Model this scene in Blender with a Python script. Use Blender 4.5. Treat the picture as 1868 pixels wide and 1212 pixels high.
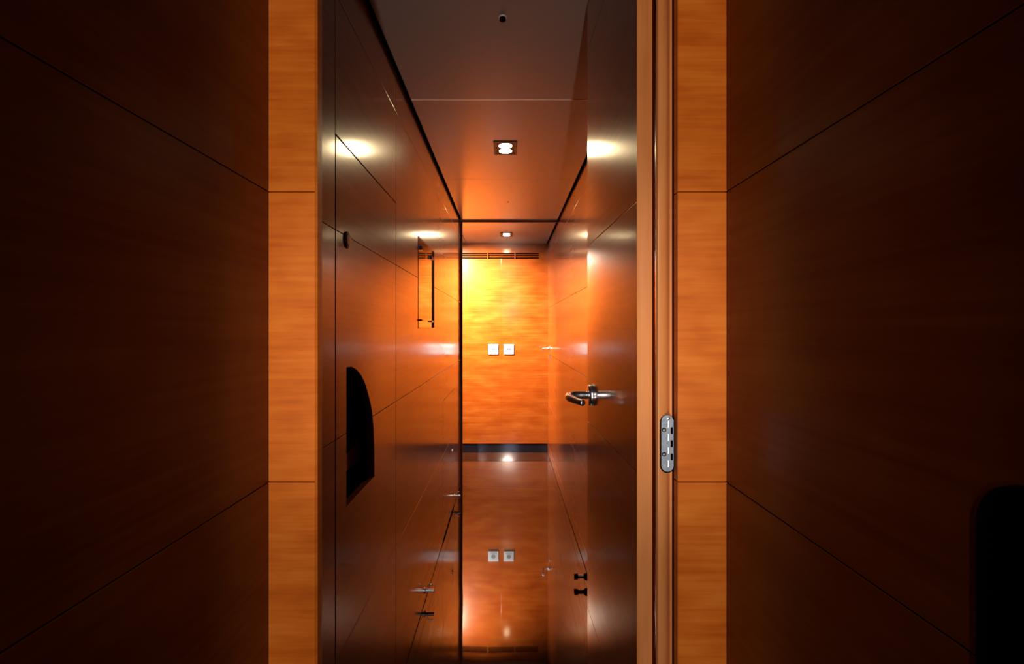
import bpy, bmesh, math
from mathutils import Vector, Matrix
PI = math.pi
S = bpy.context.scene
for o in list(bpy.data.objects): bpy.data.objects.remove(o)
C = bpy.context.collection

# ---------------------------------------------------------------- camera
# x right, y into the corridor, z up, floor at 0.  eye height 1.205, focal length 850 px
FPX, EYE = 850.0, 1.205
cam = bpy.data.objects.new('camera', bpy.data.cameras.new('camera')); C.objects.link(cam)
cam.location = (0, 0, EYE); cam.rotation_euler = (PI/2, 0, 0)
cam.data.sensor_width = 36; cam.data.lens = FPX/1868*36
cam.data.shift_x = 8/1868; cam.data.shift_y = -4/1868
cam.data.clip_start = 0.01
S.camera = cam
# ---------------------------------------------------------------- world, exposure
w = bpy.data.worlds.new('world'); S.world = w; w.use_nodes = True
w.node_tree.nodes['Background'].inputs[0].default_value = (0.05, 0.06, 0.1, 1)
w.node_tree.nodes['Background'].inputs[1].default_value = 0.0
S.view_settings.view_transform = 'Standard'; S.view_settings.look = 'None'
S.view_settings.gamma = 1; S.view_settings.exposure = 0.0
S.view_settings.use_curve_mapping = False
# ---------------------------------------------------------------- lights
def light(name, kind, loc, target, energy, color, **kw):
    l = bpy.data.lights.new(name, kind); l.energy = energy; l.color = color
    for k, v in kw.items(): setattr(l, k, v)
    o = bpy.data.objects.new(name, l); C.objects.link(o); o.location = loc
    o.rotation_euler = (Vector(target) - Vector(loc)).to_track_quat('-Z', 'Y').to_euler()
    return o
WARM = (1.0, 0.80, 0.60)
# the downlight round the corner of the lobby, and the lobby downlight in view
light('lobby_corner_lamp', 'SPOT', (-0.62, 3.98, 2.02), (-0.24, 4.5, 1.2), 1650, WARM,
      spot_size=math.radians(112), spot_blend=1.0, shadow_soft_size=0.05)
light('lobby_lamp', 'SPOT', (-0.015, 4.12, 2.03), (-0.015, 4.12, 0), 12, WARM,
      spot_size=math.radians(100), spot_blend=1.0, shadow_soft_size=0.04)
# corridor downlight: narrow beam on the floor
light('corridor_lamp', 'SPOT', (-0.01, 2.163, 2.03), (-0.01, 2.163, 0), 3, WARM,
      spot_size=math.radians(100), spot_blend=1.0, shadow_soft_size=0.03)
# the cabin behind the photographer: a high spot, an uplight, and a small cool window
light('cabin_spot', 'SPOT', (0.0, -2.2, 2.0), (-0.015, 0.72, 0.90), 190, (1.0, 0.82, 0.66),
      spot_size=math.radians(25), spot_blend=0.8, shadow_soft_size=0.04)
light('cabin_uplight', 'SPOT', (0.0, -2.2, 0.25), (-0.015, 0.72, 1.46), 230, (1.0, 0.76, 0.54),
      spot_size=math.radians(25), spot_blend=0.8, shadow_soft_size=0.04)
light('cabin_window', 'AREA', (0.06, -2.3, 1.75), (0.05, 0.7, 1.35), 2.6, (0.62, 0.70, 1.0), shape='RECTANGLE', size=0.30, size_y=0.45)

# ---------------------------------------------------------------- materials
def principled(name, base, rough=0.5, metal=0.0, coat=0.0, coat_rough=0.1, spec=0.5, coat_ior=1.5, emit=None, estr=0):
    m = bpy.data.materials.new(name); m.use_nodes = True
    b = m.node_tree.nodes['Principled BSDF']
    b.inputs['Base Color'].default_value = (*base, 1)
    b.inputs['Roughness'].default_value = rough
    b.inputs['Metallic'].default_value = metal
    b.inputs['Specular IOR Level'].default_value = spec
    b.inputs['Coat Weight'].default_value = coat
    b.inputs['Coat Roughness'].default_value = coat_rough
    b.inputs['Coat IOR'].default_value = coat_ior
    if emit:
        b.inputs['Emission Color'].default_value = (*emit, 1); b.inputs['Emission Strength'].default_value = estr
    return m
def add_noise(m, scale, stops, detail=4, rough=0.6, second=None, bump=0.0, bscale=(1,1,1)):
    nt = m.node_tree; N = nt.nodes; L = nt.links; b = N['Principled BSDF']
    tc = N.new('ShaderNodeTexCoord')
    mp = N.new('ShaderNodeMapping'); mp.inputs['Scale'].default_value = scale
    L.new(tc.outputs['Object'], mp.inputs['Vector'])
    n = N.new('ShaderNodeTexNoise'); n.inputs['Scale'].default_value = 1
    n.inputs['Detail'].default_value = detail; n.inputs['Roughness'].default_value = rough
    n.inputs['Distortion'].default_value = 0.25
    L.new(mp.outputs[0], n.inputs['Vector'])
    fac = n.outputs['Fac']
    if second:
        mp2 = N.new('ShaderNodeMapping'); mp2.inputs['Scale'].default_value = second
        L.new(tc.outputs['Object'], mp2.inputs['Vector'])
        n2 = N.new('ShaderNodeTexNoise'); n2.inputs['Scale'].default_value = 1; n2.inputs['Detail'].default_value = 3
        L.new(mp2.outputs[0], n2.inputs['Vector'])
        mx = N.new('ShaderNodeMix'); mx.data_type = 'FLOAT'; mx.inputs[0].default_value = 0.5
        L.new(fac, mx.inputs[2]); L.new(n2.outputs['Fac'], mx.inputs[3]); fac = mx.outputs[0]
    cr = N.new('ShaderNodeValToRGB'); e = cr.color_ramp.elements
    e[0].position, e[0].color = stops[0][0], (*stops[0][1], 1)
    e[1].position, e[1].color = stops[-1][0], (*stops[-1][1], 1)
    for p, c in stops[1:-1]:
        x = e.new(p); x.color = (*c, 1)
    L.new(fac, cr.inputs[0]); L.new(cr.outputs[0], b.inputs['Base Color'])
    if bump:
        mp3 = N.new('ShaderNodeMapping'); mp3.inputs['Scale'].default_value = bscale
        L.new(tc.outputs['Object'], mp3.inputs['Vector'])
        n3 = N.new('ShaderNodeTexNoise'); n3.inputs['Scale'].default_value = 1; n3.inputs['Detail'].default_value = 1
        L.new(mp3.outputs[0], n3.inputs['Vector'])
        bp = N.new('ShaderNodeBump'); bp.inputs['Strength'].default_value = 1.0; bp.inputs['Distance'].default_value = bump
        L.new(n3.outputs['Fac'], bp.inputs['Height'])
        L.new(bp.outputs[0], b.inputs['Coat Normal']); L.new(bp.outputs[0], b.inputs['Normal'])
    return m
WA, WB, WC = (0.125, 0.019, 0.0010), (0.175, 0.037, 0.0035), (0.225, 0.066, 0.010)
SA, SB, SC = (0.46, 0.095, 0.006), (0.62, 0.160, 0.014), (0.74, 0.24, 0.03)  # same cherry, lightened in place of stronger light on the doorway strips
M = {}
M['veneer'] = add_noise(principled('cherry_veneer', WB, 0.32, coat=1, coat_rough=0.14, spec=0.12, coat_ior=1.5),
    (2.2, 2.2, 95), [(0.30, WA), (0.5, WB), (0.72, WC)], second=(5, 5, 14))
M['veneer_near'] = add_noise(principled('cabin_cherry_veneer', WB, 0.45, coat=0.7, coat_rough=0.32, spec=0.0),
    (2.2, 2.2, 95), [(0.30, WA), (0.5, WB), (0.72, WC)], second=(5, 5, 14))
M['veneer_satin_lit'] = add_noise(principled('lit_satin_cherry_veneer', WB, 0.5, coat=0.6, coat_rough=0.3, spec=0.15),
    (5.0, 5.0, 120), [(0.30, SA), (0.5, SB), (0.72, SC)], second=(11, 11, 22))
M['post'] = add_noise(principled('solid_cherry', WB, 0.4, coat=0.8, coat_rough=0.3, spec=0.3),
    (60, 60, 2.2), [(0.3, (0.50, 0.17, 0.045)), (0.72, (0.80, 0.36, 0.13))], second=(14, 14, 4))
M['dark_unlit_wood'] = principled('dark_unlit_frame', (0.06, 0.012, 0.005), 0.55, spec=0.2)  # the frame post's unlit face is put into this dark colour
M['floor'] = add_noise(principled('polished_floor', (0.02, 0.006, 0.003), 0.5, coat=1, coat_rough=0.03, spec=0.0, coat_ior=1.75),
    (1.5, 30, 1), [(0.3, (0.012, 0.003, 0.001)), (0.7, (0.028, 0.008, 0.003))], bump=0.0008, bscale=(3, 2.2, 1))
M['ceiling'] = principled('satin_ceiling', (0.17, 0.155, 0.17), 0.26, spec=0.5)
M['void'] = principled('shadow_gap', (0.012, 0.004, 0.003), 0.9, spec=0.0)
M['core'] = principled('panel_core', (0.10, 0.018, 0.003), 0.8, spec=0.0)
M['black'] = principled('black_liner', (0.003, 0.002, 0.003), 0.7, spec=0.0)
M['black_gloss'] = principled('black_gloss_skirting', (0.004, 0.0045, 0.008), 0.08, spec=0.6)
M['chrome'] = principled('satin_chrome', (0.74, 0.80, 0.95), 0.24, metal=1)
M['steel'] = add_noise(principled('cast_steel', (0.32, 0.36, 0.42), 0.42, metal=0.35),
    (200, 200, 200), [(0.3, (0.24, 0.34, 0.50)), (0.7, (0.34, 0.45, 0.64))])
M['black_chrome'] = principled('black_chrome', (0.05, 0.06, 0.10), 0.12, metal=1)
M['bronze'] = principled('bronze_bezel', (0.10, 0.05, 0.014), 0.4, metal=0.5)
M['bezel'] = principled('dark_bronze_bezel', (0.028, 0.018, 0.004), 0.45, metal=0.3, spec=0.2)
M['tray'] = principled('dark_bronze_tray', (0.022, 0.014, 0.004), 0.5, spec=0.2)
M['bulb'] = principled('lit_bulb', (1, 1, 1), 0.5, emit=(1.0, 0.76, 0.42), estr=150)
M['white'] = principled('white_plastic', (0.26, 0.30, 0.38), 0.3)
M['greyp'] = principled('grey_plastic', (0.09, 0.11, 0.16), 0.4)
M['glass'] = principled('dark_glass', (0.30, 0.10, 0.03), 0.05, spec=1.0, coat=1, coat_rough=0.02, coat_ior=2.1)
M['seam'] = principled('seam_strip', (0.62, 0.52, 0.52), 0.35, metal=0.2)
M['blue_gloss'] = principled('blue_black_gloss', (0.012, 0.014, 0.06), 0.15, spec=0.8)

# ---------------------------------------------------------------- helpers
def link(name, bm, m, parent=None, bevel=0.0, smooth=False):
    bmesh.ops.recalc_face_normals(bm, faces=bm.faces)
    me = bpy.data.meshes.new(name); bm.to_mesh(me); bm.free()
    if m: me.materials.append(m if not isinstance(m, str) else M[m])
    o = bpy.data.objects.new(name, me); C.objects.link(o)
    if smooth:
        for p in me.polygons: p.use_smooth = True
    if bevel:
        md = o.modifiers.new('bevel', 'BEVEL'); md.width = bevel; md.segments = 2
        md.limit_method = 'ANGLE'; md.angle_limit = math.radians(40)
    if parent:
        o.parent = parent
        bpy.context.view_layer.update()
        o.matrix_parent_inverse = parent.matrix_world.inverted()
    return o
def box(bm, x0, x1, y0, y1, z0, z1):
    v = [bm.verts.new(p) for p in ((x0,y0,z0),(x1,y0,z0),(x1,y1,z0),(x0,y1,z0),(x0,y0,z1),(x1,y0,z1),(x1,y1,z1),(x0,y1,z1))]
    for f in ((0,1,2,3),(4,5,6,7),(0,1,5,4),(1,2,6,5),(2,3,7,6),(3,0,4,7)): bm.faces.new([v[i] for i in f])
def prism(bm, pts, axis, a, b):
    """pts: 2D outline; axis 'x': (y,z) outline extruded in x; 'y': (x,z); 'z': (x,y)"""
    def P(p, t):
        return {'x': (t, p[0], p[1]), 'y': (p[0], t, p[1]), 'z': (p[0], p[1], t)}[axis]
    A = [bm.verts.new(P(p, a)) for p in pts]; B = [bm.verts.new(P(p, b)) for p in pts]
    bm.faces.new(A); bm.faces.new(B[::-1])
    n = len(pts)
    for i in range(n): bm.faces.new((A[i], A[(i+1) % n], B[(i+1) % n], B[i]))
def lathe(bm, prof, origin, axis, seg=32):
    """prof: list of (distance along axis, radius)"""
    ax = Vector(axis).normalized(); q = Vector((0,0,1)).rotation_difference(ax); o = Vector(origin)
    rings = []
    for d, r in prof:
        if r < 1e-6: rings.append([bm.verts.new(o + ax*d)])
        else: rings.append([bm.verts.new(o + q @ Vector((r*math.cos(2*PI*i/seg), r*math.sin(2*PI*i/seg), d))) for i in range(seg)])
    for a, b in zip(rings, rings[1:]):
        for i in range(seg):
            j = (i+1) % seg
            if len(a) == 1 and len(b) == 1: continue
            if len(a) == 1: bm.faces.new((a[0], b[i], b[j]))
            elif len(b) == 1: bm.faces.new((a[i], a[j], b[0]))
            else: bm.faces.new((a[i], a[j], b[j], b[i]))
    for r in (rings[0], rings[-1]):
        if len(r) > 2: bm.faces.new(r)
def tube(bm, pts, radii, seg=16, flat=1.0):
    pts = [Vector(p) for p in pts]; rings = []
    for i, p in enumerate(pts):
        t = (pts[min(i+1, len(pts)-1)] - pts[max(i-1, 0)]).normalized()
        u = Vector((0,0,1)); s = t.cross(u)
        if s.length < 1e-3: s = Vector((1,0,0))
        s.normalize(); u = s.cross(t).normalized()
        r = radii[i] if isinstance(radii, (list, tuple)) else radii
        rings.append([bm.verts.new(p + s*r*math.cos(2*PI*k/seg)*flat + u*r*math.sin(2*PI*k/seg)) for k in range(seg)])
    for a, b in zip(rings, rings[1:]):
        for k in range(seg): bm.faces.new((a[k], a[(k+1)%seg], b[(k+1)%seg], b[k]))
    for ring in (rings[0], rings[-1]): bm.faces.new(ring)
def struct(o): o['kind'] = 'structure'; return o
def empty(name, loc):
    o = bpy.data.objects.new(name, None); C.objects.link(o); o.location = loc; o.empty_display_size = 0.05
    bpy.context.view_layer.update(); return o
def tag(o, label, cat, group=None):
    o['label'] = label; o['category'] = cat
    if group: o['group'] = group
    return o
def copy_tree(o, parent=None, off=(0,0,0)):
    c = o.copy(); C.objects.link(c)
    if parent: c.parent = parent
    else: c.location = Vector(o.location) + Vector(off)
    for ch in o.children: copy_tree(ch, c)
    return c
BV = 0.0006
XL, XR = -0.366, 0.393                  # corridor side walls
NL, NR = -0.368, 0.337                  # side walls of the near passage
ZC = 2.05                               # ceiling
YD = 0.718                              # doorway near face
YF, YE = 3.60, 4.573                    # inner frame, end wall
G = 0.0010                              # half a panel gap
ROWS = [0.004, 0.088, 0.495, 0.970, 1.418, 1.920, ZC]
def rect(y0, y1, z0, z1): return [(y0+G, z0+G), (y1-G, z0+G), (y1-G, z1-G), (y0+G, z1-G)]

# ================================================================ SETTING
# ---- floor
bm = bmesh.new()
box(bm, NL-0.2, NR+0.2, -2.4, YD+0.03, -0.03, 0)
box(bm, XL-0.05, XR+0.05, YD+0.033, 3.578, -0.03, 0)
box(bm, -1.25, XR+0.05, 3.583, YE+0.05, -0.03, 0)
box(bm, NL-0.2, NR+0.2, -2.4, 4.6, -0.06, -0.031)
struct(link('floor', bm, 'floor'))
# ---- ceiling, in sheets with seams, a shadow gap along each wall
gapL, gapR = XL+0.012, XR-0.012
bm = bmesh.new()
for y0, y1 in ((YD+0.02, 1.7085), (1.7125, 2.619), (2.621, YF)):
    box(bm, gapL, gapR, y0, y1, ZC, ZC+0.012)
box(bm, -0.399, gapR, YF+0.02, YE, ZC, ZC+0.012)
box(bm, -1.2, -0.403, YF+0.02, YE, ZC, ZC+0.012)
box(bm, NL, NR, -2.4, YD, ZC, ZC+0.012)
struct(link('ceiling', bm, 'ceiling'))
bm = bmesh.new(); box(bm, -1.25, XR+0.1, YD-0.1, YE+0.1, ZC+0.05, ZC+0.07); box(bm, NL-.1, NR+.1, -2.5, YD, ZC+0.05, ZC+0.07)
struct(link('ceiling_void', bm, 'void'))
bm = bmesh.new(); box(bm, gapL, gapR, 1.7082, 1.7128, ZC-0.0012, ZC+0.006)
o = struct(link('trim_1', bm, 'seam'))
# ---- left corridor wall
wl = bmesh.new(); TH = 0.018
X0, X1 = XL-TH, XL
for a, b in zip(ROWS, ROWS[1:]):
    prism(wl, rect(YD+0.02, 0.989, a, b), 'x', X0, X1)
prism(wl, rect(0.989, 1.527, 1.622, 1.920), 'x', X0, X1)
prism(wl, rect(0.989, 1.527, 1.920, ZC), 'x', X0, X1)
for a, b in ((0.970, 1.418), (1.418, 1.920), (1.920, ZC)):
    prism(wl, rect(1.527, YF, a, b), 'x', X0, X1)
y0, y1 = 2.634, 3.172
for a, b in ((0.004, 0.088), (0.088, 0.495)):
    prism(wl, rect(1.527, y0, a, b), 'x', X0, X1); prism(wl, rect(y1, YF, a, b), 'x', X0, X1)
prism(wl, [(1.527+G, .495+G), (y0-G, .495+G), (y0-G, .802), (y1+G, .802), (y1+G, .495+G), (YF-G, .495+G), (YF-G, .97-G), (1.527+G, .97-G)], 'x', X0, X1)
struct(link('wall_left', wl, 'veneer', bevel=BV))
# ---- right corridor wall (a flush door near its end)
wr = bmesh.new(); DA, DB = 3.74, 4.47
for a, b in zip(ROWS, ROWS[1:]):
    prism(wr, rect(YD+0.02, DA, a, b), 'x', XR, XR+TH)
    prism(wr, rect(DB, YE, a, b), 'x', XR, XR+TH)
struct(link('wall_right', wr, 'veneer', bevel=BV))
# dark carcass behind the panels
bm = bmesh.new()
box(bm, XL-0.14, XL-0.12, YD, YF+0.02, 0, ZC+0.05)
box(bm, XL-0.12, XL-TH-0.001, YD+0.02, 0.985, 0, ZC+.05); box(bm, XL-0.12, XL-TH-0.001, 1.531, YF, 0, ZC+.05)
box(bm, XL-0.12, XL-TH-0.001, 0.985, 1.531, 1.625, ZC+.05)
struct(link('wall_left_carcass', bm, 'core'))
bm = bmesh.new(); box(bm, XR+TH+0.025, XR+TH+0.06, YD, YE, 0, ZC+0.05)
struct(link('wall_right_carcass', bm, 'void'))
# ---- end wall
bm = bmesh.new()
VX0, VX1, VZ0, VZ1 = -0.46, 0.307, 1.903, 1.960
XS = -0.0646
for x0, x1 in ((-1.2, XS), (XS, XR)):
    box(bm, x0+.0004, x1-.0004, YE, YE+0.02, 0.088, VZ0-.0005)
box(bm, -1.2, XR, YE, YE+0.02, VZ1+0.0005, ZC)
box(bm, VX1+0.0005, XR, YE, YE+0.02, VZ0, VZ1); box(bm, -1.2, VX0-0.0005, YE, YE+0.02, VZ0, VZ1)
struct(link('wall_far', bm, 'veneer', bevel=0.0003))
bm = bmesh.new(); box(bm, -1.2, XR+.02, YE+0.05, YE+0.07, 0, ZC+0.05)
struct(link('wall_far_carcass', bm, 'core'))
bm = bmesh.new(); box(bm, -1.2, XR-0.001, YE+0.006, YE+0.018, 0.0, 0.088)
struct(link('baseboard_far', bm, 'black_gloss'))
# ---- lobby side walls, out of view round the corner
bm = bmesh.new(); box(bm, -1.22, -1.2, YF, YE+.02, 0, ZC); struct(link('wall_lobby_left', bm, 'veneer'))
bm = bmesh.new(); box(bm, -1.22, XL-0.02, YF, YF+0.02, 0, ZC); struct(link('wall_lobby_front', bm, 'veneer'))
# ---- near passage
def near_wall(name, xa, xb, hole=None):
    bm = bmesh.new()
    rows = [0.0, 0.495, 0.970, 1.418, 1.92, ZC]
    for a, b in zip(rows, rows[1:]):
        if hole and hole[2] < b and hole[3] > a:
            continue
        prism(bm, rect(-2.4, YD-0.001, a, b), 'x', xa, xb)
    return bm
struct(link('wall_near_left', near_wall('', NL-TH, NL), 'veneer_near', bevel=BV))
H0, H1, HZ0, HZ1 = 0.14, 0.335, 0.80, 1.103
ARC = [(H1-0.035*(1-math.cos(i/8*PI/2)), HZ1-0.035*(1-math.sin(i/8*PI/2))) for i in range(9)]   # far lower -> top
bm = near_wall('', NR, NR+TH, (H0, H1, HZ0, HZ1))
prism(bm, [(-2.4, .495+G), (YD-.001-G, .495+G), (YD-.001-G, .97-G), (H1, .97-G), (H1, HZ0), (H0, HZ0), (H0, .97-G), (-2.4, .97-G)], 'x', NR, NR+TH)
prism(bm, [(-2.4, .97+G), (H0, .97+G), (H0, HZ1)] + ARC[::-1] + [(H1, .97+G), (YD-.001-G, .97+G), (YD-.001-G, 1.418-G), (-2.4, 1.418-G)], 'x', NR, NR+TH)
struct(link('wall_near_right', bm, 'veneer_near', bevel=BV))
bm = bmesh.new(); box(bm, NL-TH-.02, NR+TH+.12, -2.42, -2.4, 0, ZC+.05); struct(link('wall_back', bm, 'veneer'))
# unseen slotted partition, added to keep the cabin light off the near walls
bm = bmesh.new(); box(bm, NL, -0.222, -.64, -.60, 0, ZC); box(bm, 0.208, NR, -.64, -.60, 0, ZC)
struct(link('wall_light_mask', bm, 'veneer_near'))
bm = bmesh.new(); box(bm, NR+TH+0.1, NR+TH+0.12, -2.4, YD+.01, 0, ZC+.05)
box(bm, NR+TH+0.001, NR+TH+0.1, H1+.012, YD+.01, 0, ZC+.05); box(bm, NR+TH+0.001, NR+TH+0.1, -2.4, H0-.012, 0, ZC+.05)
struct(link('wall_near_right_carcass', bm, 'core'))
bm = bmesh.new(); box(bm, NL-TH-.02, NL-TH-.001, -2.4, YD+.02, 0, ZC+.05)
struct(link('wall_near_left_carcass', bm, 'core'))
# ---- doorway: veneered strips facing the camera
DL, DR = -0.294, 0.262
def strip(xa, xb):
    bm = bmesh.new()
    zs = [0, 0.495, 0.970, 1.418, 1.92, ZC+0.03]
    for a, b in zip(zs, zs[1:]): prism(bm, [(xa, a+G), (xb, a+G), (xb, b-G), (xa, b-G)], 'y', YD, YD+0.016)
    return bm
struct(link('trim_2', strip(NL-0.02, DL-0.003), 'veneer_satin_lit', bevel=BV))
struct(link('trim_3', strip(DR, NR+0.02), 'veneer_satin_lit', bevel=BV))
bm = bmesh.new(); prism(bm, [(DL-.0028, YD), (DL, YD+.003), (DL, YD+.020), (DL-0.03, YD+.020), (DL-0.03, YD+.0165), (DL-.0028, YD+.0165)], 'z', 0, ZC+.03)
struct(link('trim_4', bm, 'veneer_satin_lit'))
# backing of the strips
bm = bmesh.new(); box(bm, NL-.02, DL-.012, YD+.0165, YD+.0195, 0, ZC+.04); box(bm, DR+.0006, XR+.05, YD+.0165, YD+.03, 0, ZC+.04)
struct(link('door_partition', bm, 'core'))
# ---- hinge jamb: solid rounded post
JX0, JX1 = 0.2357, 0.2618
pts = [(JX0, YD+.018), (JX0+.0015, YD+.0145)]
for i in range(1, 9):
    a = i/8*PI/2
    pts.append((JX0+.0015+0.0190*math.sin(a)*1.0, YD+.0145-.0035*math.cos(a)+.0035 + 0.012*(1-math.cos(a))))
pts += [(JX0+.0225, YD+.024), (JX1+.0003, YD+.024), (JX1+.0003, YD+.044), (JX0+.0090, YD+.044), (JX0+.0090, YD+.023), (JX0, YD+.023)]
bm = bmesh.new(); prism(bm, pts, 'z', 0, ZC+.03)
jamb = struct(link('trim_5', bm, 'post', bevel=0.0006))

# ---- inner frame at the lobby
bm = bmesh.new(); box(bm, XL-.0005, XL+0.0165, YF, YF+0.02, 0, ZC); struct(link('trim_6', bm, 'dark_unlit_wood', bevel=.001))
bm = bmesh.new(); box(bm, XL+0.017, XR-.001, YF, YF+0.02, ZC-0.013, ZC+.01); struct(link('trim_7', bm, 'dark_unlit_wood', bevel=.001))
bm = bmesh.new(); box(bm, XL+0.017, XR-.001, 3.5782, 3.5828, -.01, 0.0008); struct(link('trim_8', bm, 'dark_unlit_wood'))

# ================================================================ DOOR (open, right)
hx, hy = 0.2133, 0.770
d1 = empty('door_1', (hx, hy, 0)); d1['kind'] = 'structure'
ang = math.radians(1.19)
LEN, DT = 0.425, 0.0292
bm = bmesh.new()
zs = [0.012, 0.495, 0.970, 1.418, 1.92, 2.035]
for a, b in zip(zs, zs[1:]): box(bm, 0, DT, 0, LEN, a+G, b-G)
box(bm, 0.004, DT-0.004, 0.001, LEN-.001, .02, 2.03)
leaf = link('door_leaf', bm, 'veneer', bevel=BV); leaf.parent = d1
bm = bmesh.new(); box(bm, -0.0004, DT, -0.004, -0.0002, 0.012, 2.035)
o = link('edge_band', bm, 'post', bevel=.0008); o.parent = d1; o['label'] = 'lighter solid wood edge band'
# lever handle
hz = EYE-0.159; ry = 0.365
bm = bmesh.new(); lathe(bm, [(0, .026), (.006, .026), (.009, .0245), (.0105, .019), (.0105, .0135)], (0, ry, hz), (-1, 0, 0))
hd = link('handle_rose', bm, 'chrome', smooth=False, bevel=.0004); hd.parent = d1
for p in hd.data.polygons: p.use_smooth = True
bm = bmesh.new()
pth = [(-0.009, ry, hz), (-0.03, ry, hz), (-0.042, ry-0.001, hz), (-0.051, ry-.005, hz), (-0.0575, ry-.012, hz-.0005), (-0.0605, ry-.022, hz-.001), (-0.0605, ry-.034, hz-.0015)]
for i in range(1, 9): pth.append((-0.0605+.020*(i/8)**1.5, ry-.034-i*.0088, hz-.0015-.0002*i))
rr = [.0096]*3+[.0098, .0098, .0096, .0092]+[.0090-.0003*i for i in range(8)]
tube(bm, pth, rr, 24)
lv = link('lever', bm, 'chrome', smooth=True); lv.parent = hd
md = lv.modifiers.new('b', 'BEVEL'); md.width = .003; md.segments = 3; md.limit_method = 'ANGLE'; md.angle_limit = 1.0
d1.rotation_euler = (0, 0, ang)
# concealed hinge on the jamb
hcx, hcz, hyf = 0.2500, EYE-0.178, YD+.0125
def stadium(cx, cz, w, h, n=12):
    p = []
    for i in range(n+1): a = i/n*PI; p.append((cx+w/2*math.cos(a), cz+h/2-w/2+w/2*math.sin(a)))
    for i in range(n+1): a = PI+i/n*PI; p.append((cx+w/2*math.cos(a), cz-h/2+w/2+w/2*math.sin(a)))
    return p
bm = bmesh.new(); prism(bm, stadium(hcx, hcz, .0195, .0885), 'y', hyf-.0025, hyf+.004)
hg = link('door_hinge', bm, 'steel', jamb, bevel=.0006); hg['label'] = 'grey steel concealed hinge with rounded ends'
bm = bmesh.new(); prism(bm, stadium(hcx+.0003, hcz-.0012, .0215, .0905), 'y', hyf-.0006, hyf+.003)
link('hinge_pocket', bm, 'black', hg)
bm = bmesh.new(); box(bm, hcx-.0022, hcx+.0086, hyf-.0029, hyf-.0002, hcz-.036, hcz+.036)
link('hinge_recess', bm, 'steel', hg)
for k in range(7):
    z = hcz+.036-k*.0103-.005
    bm = bmesh.new()
    if k % 2 == 0: lathe(bm, [(-.0049, .0017), (.0049, .0017)], (hcx+.0004, hyf-.0034, z), (0, 0, 1), 12)
    else: lathe(bm, [(-.0049, .0016), (.0049, .0016)], (hcx+.0062, hyf-.0032, z), (0, 0, 1), 12)
    link('hinge_knuckle' if k % 2 == 0 else 'hinge_slot', bm, 'chrome' if k % 2 == 0 else 'black', hg)
for dx, dz in ((-.0055, .0215), (-.0055, -.0165)):
    bm = bmesh.new(); lathe(bm, [(0, .0034), (.0007, .0034)], (hcx+dx, hyf-.0025, hcz+dz), (0, -1, 0), 20)
    link('screw_ring', bm, 'black_chrome', hg)
    bm = bmesh.new(); lathe(bm, [(0, .0024), (.0012, .0021), (.0014, 0)], (hcx+dx, hyf-.0030, hcz+dz), (0, -1, 0), 20)
    link('screw', bm, 'chrome', hg)
bm = bmesh.new(); lathe(bm, [(0, .0027), (.0015, .0024), (.0018, 0)], (hcx+.0010, hyf-.0026, hcz+.0400), (0, -1, 0), 20)
link('cap_screw', bm, 'chrome', hg)

# ================================================================ DOOR 2 (flush, right wall at the end)
d2 = empty('door_2', (XR, DA, 0)); d2['kind'] = 'structure'
bm = bmesh.new()
for a, b in zip(ROWS, ROWS[1:]): prism(bm, rect(DA, DB, a, b), 'x', XR, XR+0.02)
link('door_leaf', bm, 'veneer', d2, bevel=BV)
h2z, h2y = 1.030, 4.36
bm = bmesh.new(); lathe(bm, [(-.004, .024), (.006, .024), (.009, .021)], (XR, h2y, h2z), (-1, 0, 0), 24)
r2 = link('handle_rose', bm, 'chrome', d2)
bm = bmesh.new(); tube(bm, [(XR-.006, h2y, h2z), (XR-.04, h2y, h2z), (XR-.056, h2y-.006, h2z), (XR-.063, h2y-.02, h2z), (XR-.065, h2y-.12, h2z)], .010, 16)
link('lever', bm, 'chrome', r2, smooth=True)
bm = bmesh.new(); lathe(bm, [(-.004, .022), (.005, .022), (.007, .019)], (XR, h2y, h2z-.085), (-1, 0, 0), 24)
link('keyhole_rose', bm, 'chrome', d2)

# ================================================================ LOCKER in the left wall
LA, LB, LT = 0.991, 1.525, 1.620
lk = empty('wall_locker', (XL, (LA+LB)/2, 0))
E = EYE
curve_hi = [(1.2595, E-.2245), (1.245, E-.198), (1.22, E-.164), (1.195, E-.136), (1.165, E-.114), (1.13, E-.097), (1.095, E-.087), (1.058, E-.085)]
bm = bmesh.new()
prism(bm, [(LA+.002, .014), (LB-G, .014), (LB-G, .088-G), (LA+.002, .088-G)], 'x', X0, X1)
prism(bm, [(LA+.002, .088+G), (LB-G, .088+G), (LB-G, .495-G), (LA+.002, .495-G)], 'x', X0, X1)
prism(bm, [(LA+.002, .495+G), (LB-G, .495+G), (LB-G, .97-G), (1.263, .97-G), (1.272, E-.27), (1.277, E-.31), (1.280, E-.35), (1.280, E-.403), (1.058, E-.403), (1.058, .97-G), (LA+.002, .97-G)], 'x', X0, X1)
prism(bm, [(LA+.002, .97+G), (1.058, .97+G)] + curve_hi[::-1] + [(1.262, .97+G), (LB-G, .97+G), (LB-G, 1.418-G), (LA+.002, 1.418-G)], 'x', X0, X1)
prism(bm, [(LA+.002, 1.418+G), (LB-G, 1.418+G), (LB-G, LT-G), (LA+.002, LT-G)], 'x', X0, X1)
lf = link('locker_door', bm, 'veneer', lk, bevel=BV)
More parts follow.
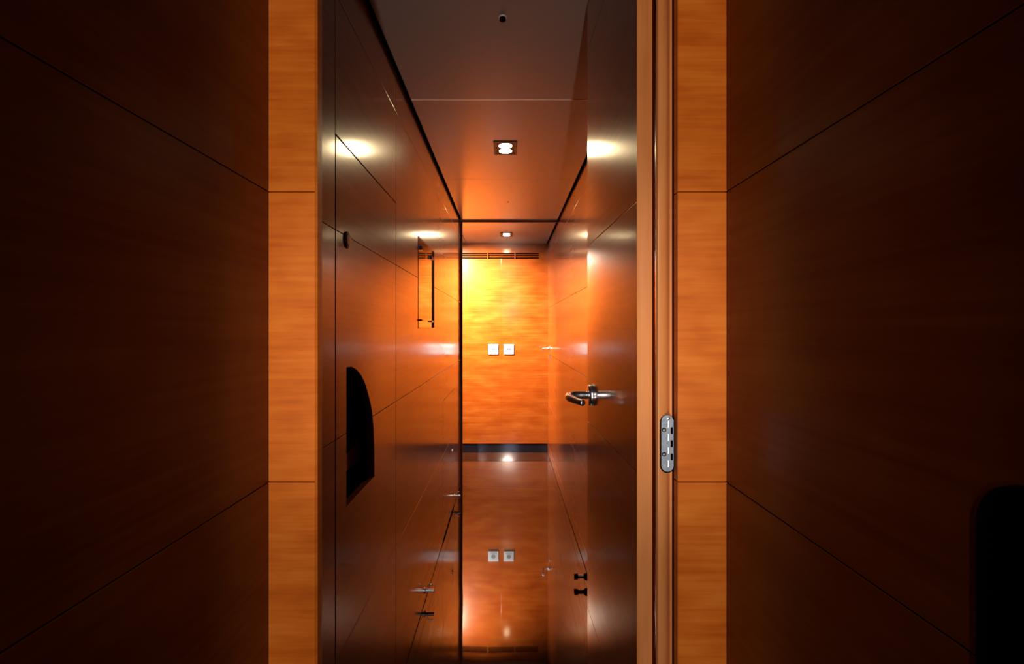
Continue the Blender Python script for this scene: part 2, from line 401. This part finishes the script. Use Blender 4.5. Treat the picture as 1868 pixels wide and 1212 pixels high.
# recess behind the rounded opening
bm = bmesh.new()
ny0, ny1, nz0, nz1 = 1.048, 1.29, E-.415, E-.075
box(bm, X0-.095, X0-.090, ny0, ny1, nz0, nz1)
box(bm, X0-.09, X0-.001, ny0-.005, ny0, nz0, nz1); box(bm, X0-.09, X0-.001, ny1, ny1+.005, nz0, nz1)
box(bm, X0-.09, X0-.001, ny0, ny1, nz0-.005, nz0); box(bm, X0-.09, X0-.001, ny0, ny1, nz1, nz1+.005)
link('recess_liner', bm, 'black', lk)['label'] = 'black rounded opening'
bm = bmesh.new(); box(bm, X0-.089, X0-.020, ny0+.001, ny1-.001, nz0+.06, nz0+.105)
link('recess_shelf', bm, 'veneer', lk)
bm = bmesh.new(); lathe(bm, [(-.006, .019), (.002, .0195), (.004, .018), (.0042, .0155)], (XL, 1.062, E+.205), (1, 0, 0), 32)
kn = link('flush_pull_ring', bm, 'bronze', lk)
bm = bmesh.new(); lathe(bm, [(0, .0148), (.0052, .0142), (.0058, 0)], (XL, 1.062, E+.205), (1, 0, 0), 32)
link('push_button', bm, 'bronze', kn)
tag(lk, 'tall glossy wooden locker in left wall with round pull and black rounded opening', 'locker')

# ================================================================ LOW LOCKER, left wall further in
ll = empty('low_locker', (XL, 2.903, 0))
bm = bmesh.new()
for a, b in ((.014, .088), (.088, .495), (.495, .80)):
    prism(bm, rect(2.636, 3.17, a, b), 'x', X0, X1)
link('locker_door', bm, 'veneer', ll, bevel=BV)
bm = bmesh.new(); lathe(bm, [(-.003, .014), (.003, .014), (.005, .011), (.005, .005)], (XL, 3.09, .40), (1, 0, 0), 24)
link('lock', bm, 'chrome', ll)
tag(ll, 'low wooden locker flush in left wall just before the dark frame post', 'locker')

# ================================================================ GLAZED BOX on left wall
gb = empty('glass_panel', (XL, 2.1, 1.21))
ga, gbb, gz0, gz1 = 1.909, 2.2875, 1.2105, 1.590
bm = bmesh.new(); box(bm, XL+.0003, XL+.0014, ga+.002, gbb-.004, gz0+.004, gz1-.004); link('pane', bm, 'glass', gb)
bm = bmesh.new()
t = .004
box(bm, XL+.0003, XL+.0022, ga, gbb, gz0, gz0+t); box(bm, XL+.0003, XL+.0022, ga, gbb, gz1-t, gz1)
box(bm, XL+.0003, XL+.0016, ga, ga+.002, gz0+t, gz1-t)
link('slim_frame', bm, 'black_chrome', gb)
bm = bmesh.new(); box(bm, XL+.0003, XL+.007, gbb-.020, gbb, gz0+t, gz1-t); link('side_bar', bm, 'dark_unlit_wood', gb, bevel=.001)
for cy in (ga+.045, gbb-.08):
    for cz, hh in ((gz0+.035, .007), (gz1-.045, .016)):
        bm = bmesh.new(); box(bm, XL+.0014, XL+.011, cy-.022, cy+.022, cz-hh/2, cz+hh/2)
        link('clip', bm, 'black_chrome', gb, bevel=.001)
tag(gb, 'tall narrow glossy panel with dark edge bar and four clips on left wall', 'wall panel')

# ================================================================ DOOR STOPS
def stop(x, y, z, s, big, label, mat):
    r = empty('door_stop', (x, y, z))
    if big:
        base = [(0, .020), (.006, .020), (.010, .017), (.024, .017), (.030, .014), (.034, .0085)]
        shaft = [(.034, .0085), (.060, .0085)]; head = [(.060, .012), (.063, .0135), (.076, .0135), (.080, .012), (.080, 0)]
    else:
        base = [(0, .013), (.003, .013), (.005, .010)]
        shaft = [(.005, .0068), (.034, .0068)]; head = [(.034, .0075), (.040, .0075), (.041, .006), (.041, 0)]
    for nm, pr, mm in (('stop_base', base, mat), ('stop_shaft', shaft, 'chrome'), ('stop_buffer', head, mat)):
        bm = bmesh.new(); lathe(bm, pr, (x, y, z), (s, 0, 0), 24); link(nm, bm, mm, r, smooth=False, bevel=.0004)
    if not big:
        bm = bmesh.new(); tube(bm, [(x+s*.012, y, z+.006), (x+s*.013, y, z+.018), (x+s*.020, y, z+.026), (x+s*.030, y, z+.028), (x+s*.034, y, z+.022)], .0022, 10)
        link('hook', bm, 'chrome', r, smooth=True)
    tag(r, label, 'door stop', 'door stops low on the walls')
    return r
stop(XR, 2.205, .037, -1, True, 'large black and chrome door stop low on right wall behind the open door', 'black_chrome')
stop(XL, 2.06, .052, 1, False, 'chrome door stop low on left wall, nearer the camera', 'chrome')
stop(XL, 3.22, .058, 1, False, 'small chrome door stop low on left wall beside the dark frame post', 'chrome')

# ================================================================ SOCKETS
def socket(cx, label):
    cz, s, yy = 1.0145, .0495, YE
    r = empty('power_socket', (cx, yy, cz))
    bm = bmesh.new(); box(bm, cx-s, cx+s, yy-.009, yy-.0004, cz-s, cz+s); pl = link('cover_plate', bm, 'white', r, bevel=.003)
    bm = bmesh.new(); box(bm, cx-.033, cx+.033, yy-.0112, yy-.0085, cz-.033, cz+.033); link('insert', bm, 'white', r, bevel=.0015)
    bm = bmesh.new(); lathe(bm, [(0, .0225), (.0008, .0225), (.0008, .0195), (0.0004, .0190), (0.0004, 0)], (cx, yy-.0112, cz), (0, -1, 0), 32)
    we = link('socket_well', bm, 'greyp', r)
    for dx in (-.0095, .0095):
        bm = bmesh.new(); lathe(bm, [(0, .0032), (.0008, .0032), (.0008, 0)], (cx+dx, yy-.0118, cz), (0, -1, 0), 16); link('pin_hole', bm, 'black', we)
    tag(r, label, 'socket', 'white wall sockets on the end wall')
socket(-0.1400, 'white square wall socket left of the panel joint on the bright end wall')
socket(0.0125, 'white square wall socket right of the panel joint on the bright end wall')

# ================================================================ VENT on the end wall
vt = empty('air_vent', ((VX0+VX1)/2, YE, VZ0))
bm = bmesh.new(); box(bm, VX0, VX1, YE+.017, YE+.0195, VZ0, VZ1); link('vent_back', bm, 'void', vt)
bm = bmesh.new()
for z in (VZ0+.017, VZ0+.036):
    prism(bm, [(YE+.007, z), (YE+.007, z+.005), (YE+.0165, z+.011), (YE+.0165, z+.007)], 'x', VX0, VX1)
link('slats', bm, 'veneer', vt)
for x in (-0.194, 0.0725):
    bm = bmesh.new(); box(bm, x-.005, x+.005, YE+.0005, YE+.0165, VZ0, VZ1); link('divider', bm, 'veneer', vt)
tag(vt, 'long slatted wooden air vent high across the end wall', 'vent')

# ================================================================ CEILING LIGHTS
def downlight(y, label):
    x, W, Ln = -0.010, .0545, .078
    r = empty('ceiling_light', (x, y, ZC))
    bm = bmesh.new()
    z0, z1 = ZC-.004, ZC-.0003
    box(bm, x-W, x+W, y-Ln, y-Ln+.010, z0, z1); box(bm, x-W, x+W, y+Ln-.010, y+Ln, z0, z1)
    box(bm, x-W, x-W+.010, y-Ln+.010, y+Ln-.010, z0, z1); box(bm, x+W-.010, x+W, y-Ln+.010, y+Ln-.010, z0, z1)
    link('bezel', bm, 'bezel', r, bevel=.0008)
    bm = bmesh.new(); box(bm, x-W+.010, x+W-.010, y-Ln+.010, y+Ln-.010, ZC-.0022, ZC-.0004); link('lamp_tray', bm, 'tray', r)
    for dy in (-.031, .031):
        bm = bmesh.new(); lathe(bm, [(0, .0325), (.0006, .0325), (.0008, .031)], (x, y+dy, ZC-.0022), (0, 0, -1), 32); rg = link('lamp_ring', bm, 'tray', r)
        bm = bmesh.new(); lathe(bm, [(0, .030), (.0006, .0298), (.0009, .028), (.0010, 0)], (x, y+dy, ZC-.0026), (0, 0, -1), 32); link('bulb', bm, 'bulb', rg, smooth=True)
    tag(r, label, 'ceiling light', 'recessed ceiling lights')
downlight(2.163, 'lit twin recessed ceiling light in bronze frame, nearer and larger, in corridor ceiling')
downlight(4.12, 'lit recessed ceiling light, the small farther one above the end wall')

# ================================================================ SMALL CEILING FITTINGS
r = empty('ceiling_sensor', (-.0135, 1.258, ZC))
bm = bmesh.new(); lathe(bm, [(0.0003, .011), (.002, .011), (.003, .009)], (-.0135, 1.258, ZC), (0,0,-1), 24); link('rim', bm, 'seam', r)
bm = bmesh.new(); lathe(bm, [(0.003, .0085), (.008, .0085), (.010, .006), (.010, 0)], (-.0135, 1.258, ZC), (0,0,-1), 24); link('sensor_head', bm, 'black', r)
tag(r, 'small round black sensor on the near corridor ceiling', 'sensor')
bm = bmesh.new(); lathe(bm, [(0.0003, .006), (.002, .006), (.003, .004), (.003, 0)], (.0036, 3.08, ZC), (0,0,-1), 16)
o = link('ceiling_screw', bm, 'bronze'); tag(o, 'tiny dark screw head in ceiling between the two lights', 'screw')

# ================================================================ BLACK RECESS in the near right wall
r = empty('wall_recess', (NR+TH, (H0+H1)/2, HZ0))
bm = bmesh.new(); xa = NR+TH
box(bm, xa+.08, xa+.085, H0-.006, H1+.006, HZ0-.006, HZ1+.006)
box(bm, xa+.001, xa+.08, H0-.006, H0-.001, HZ0, HZ1); box(bm, xa+.001, xa+.08, H1+.001, H1+.006, HZ0, HZ1)
box(bm, xa+.001, xa+.08, H0-.006, H1+.006, HZ0-.006, HZ0-.001); box(bm, xa+.001, xa+.08, H0-.006, H1+.006, HZ1+.001, HZ1+.006)
e = 0.0006
ring = [(H0+e, HZ0+e), (H1-e, HZ0+e)] + [(p[0]-e, p[1]-e) for p in ARC] + [(H0+e, HZ1-e)]
A = [bm.verts.new((NR-.0008, p[0], p[1])) for p in ring]; B = [bm.verts.new((xa+.079, p[0], p[1])) for p in ring]
for i in range(len(ring)): bm.faces.new((A[i], A[(i+1) % len(ring)], B[(i+1) % len(ring)], B[i]))
link('recess_liner', bm, 'black', r)
bm = bmesh.new(); tube(bm, [(xa+.03, .30, HZ0), (xa+.032, .302, .93), (xa+.03, .305, 1.05)], .006, 12)
link('glint_bar', bm, 'blue_gloss', r, smooth=True)  # added bar, its blue colour stands in for a glint in the recess
tag(r, 'black recessed opening in the near right wall at the right edge of view', 'recess')
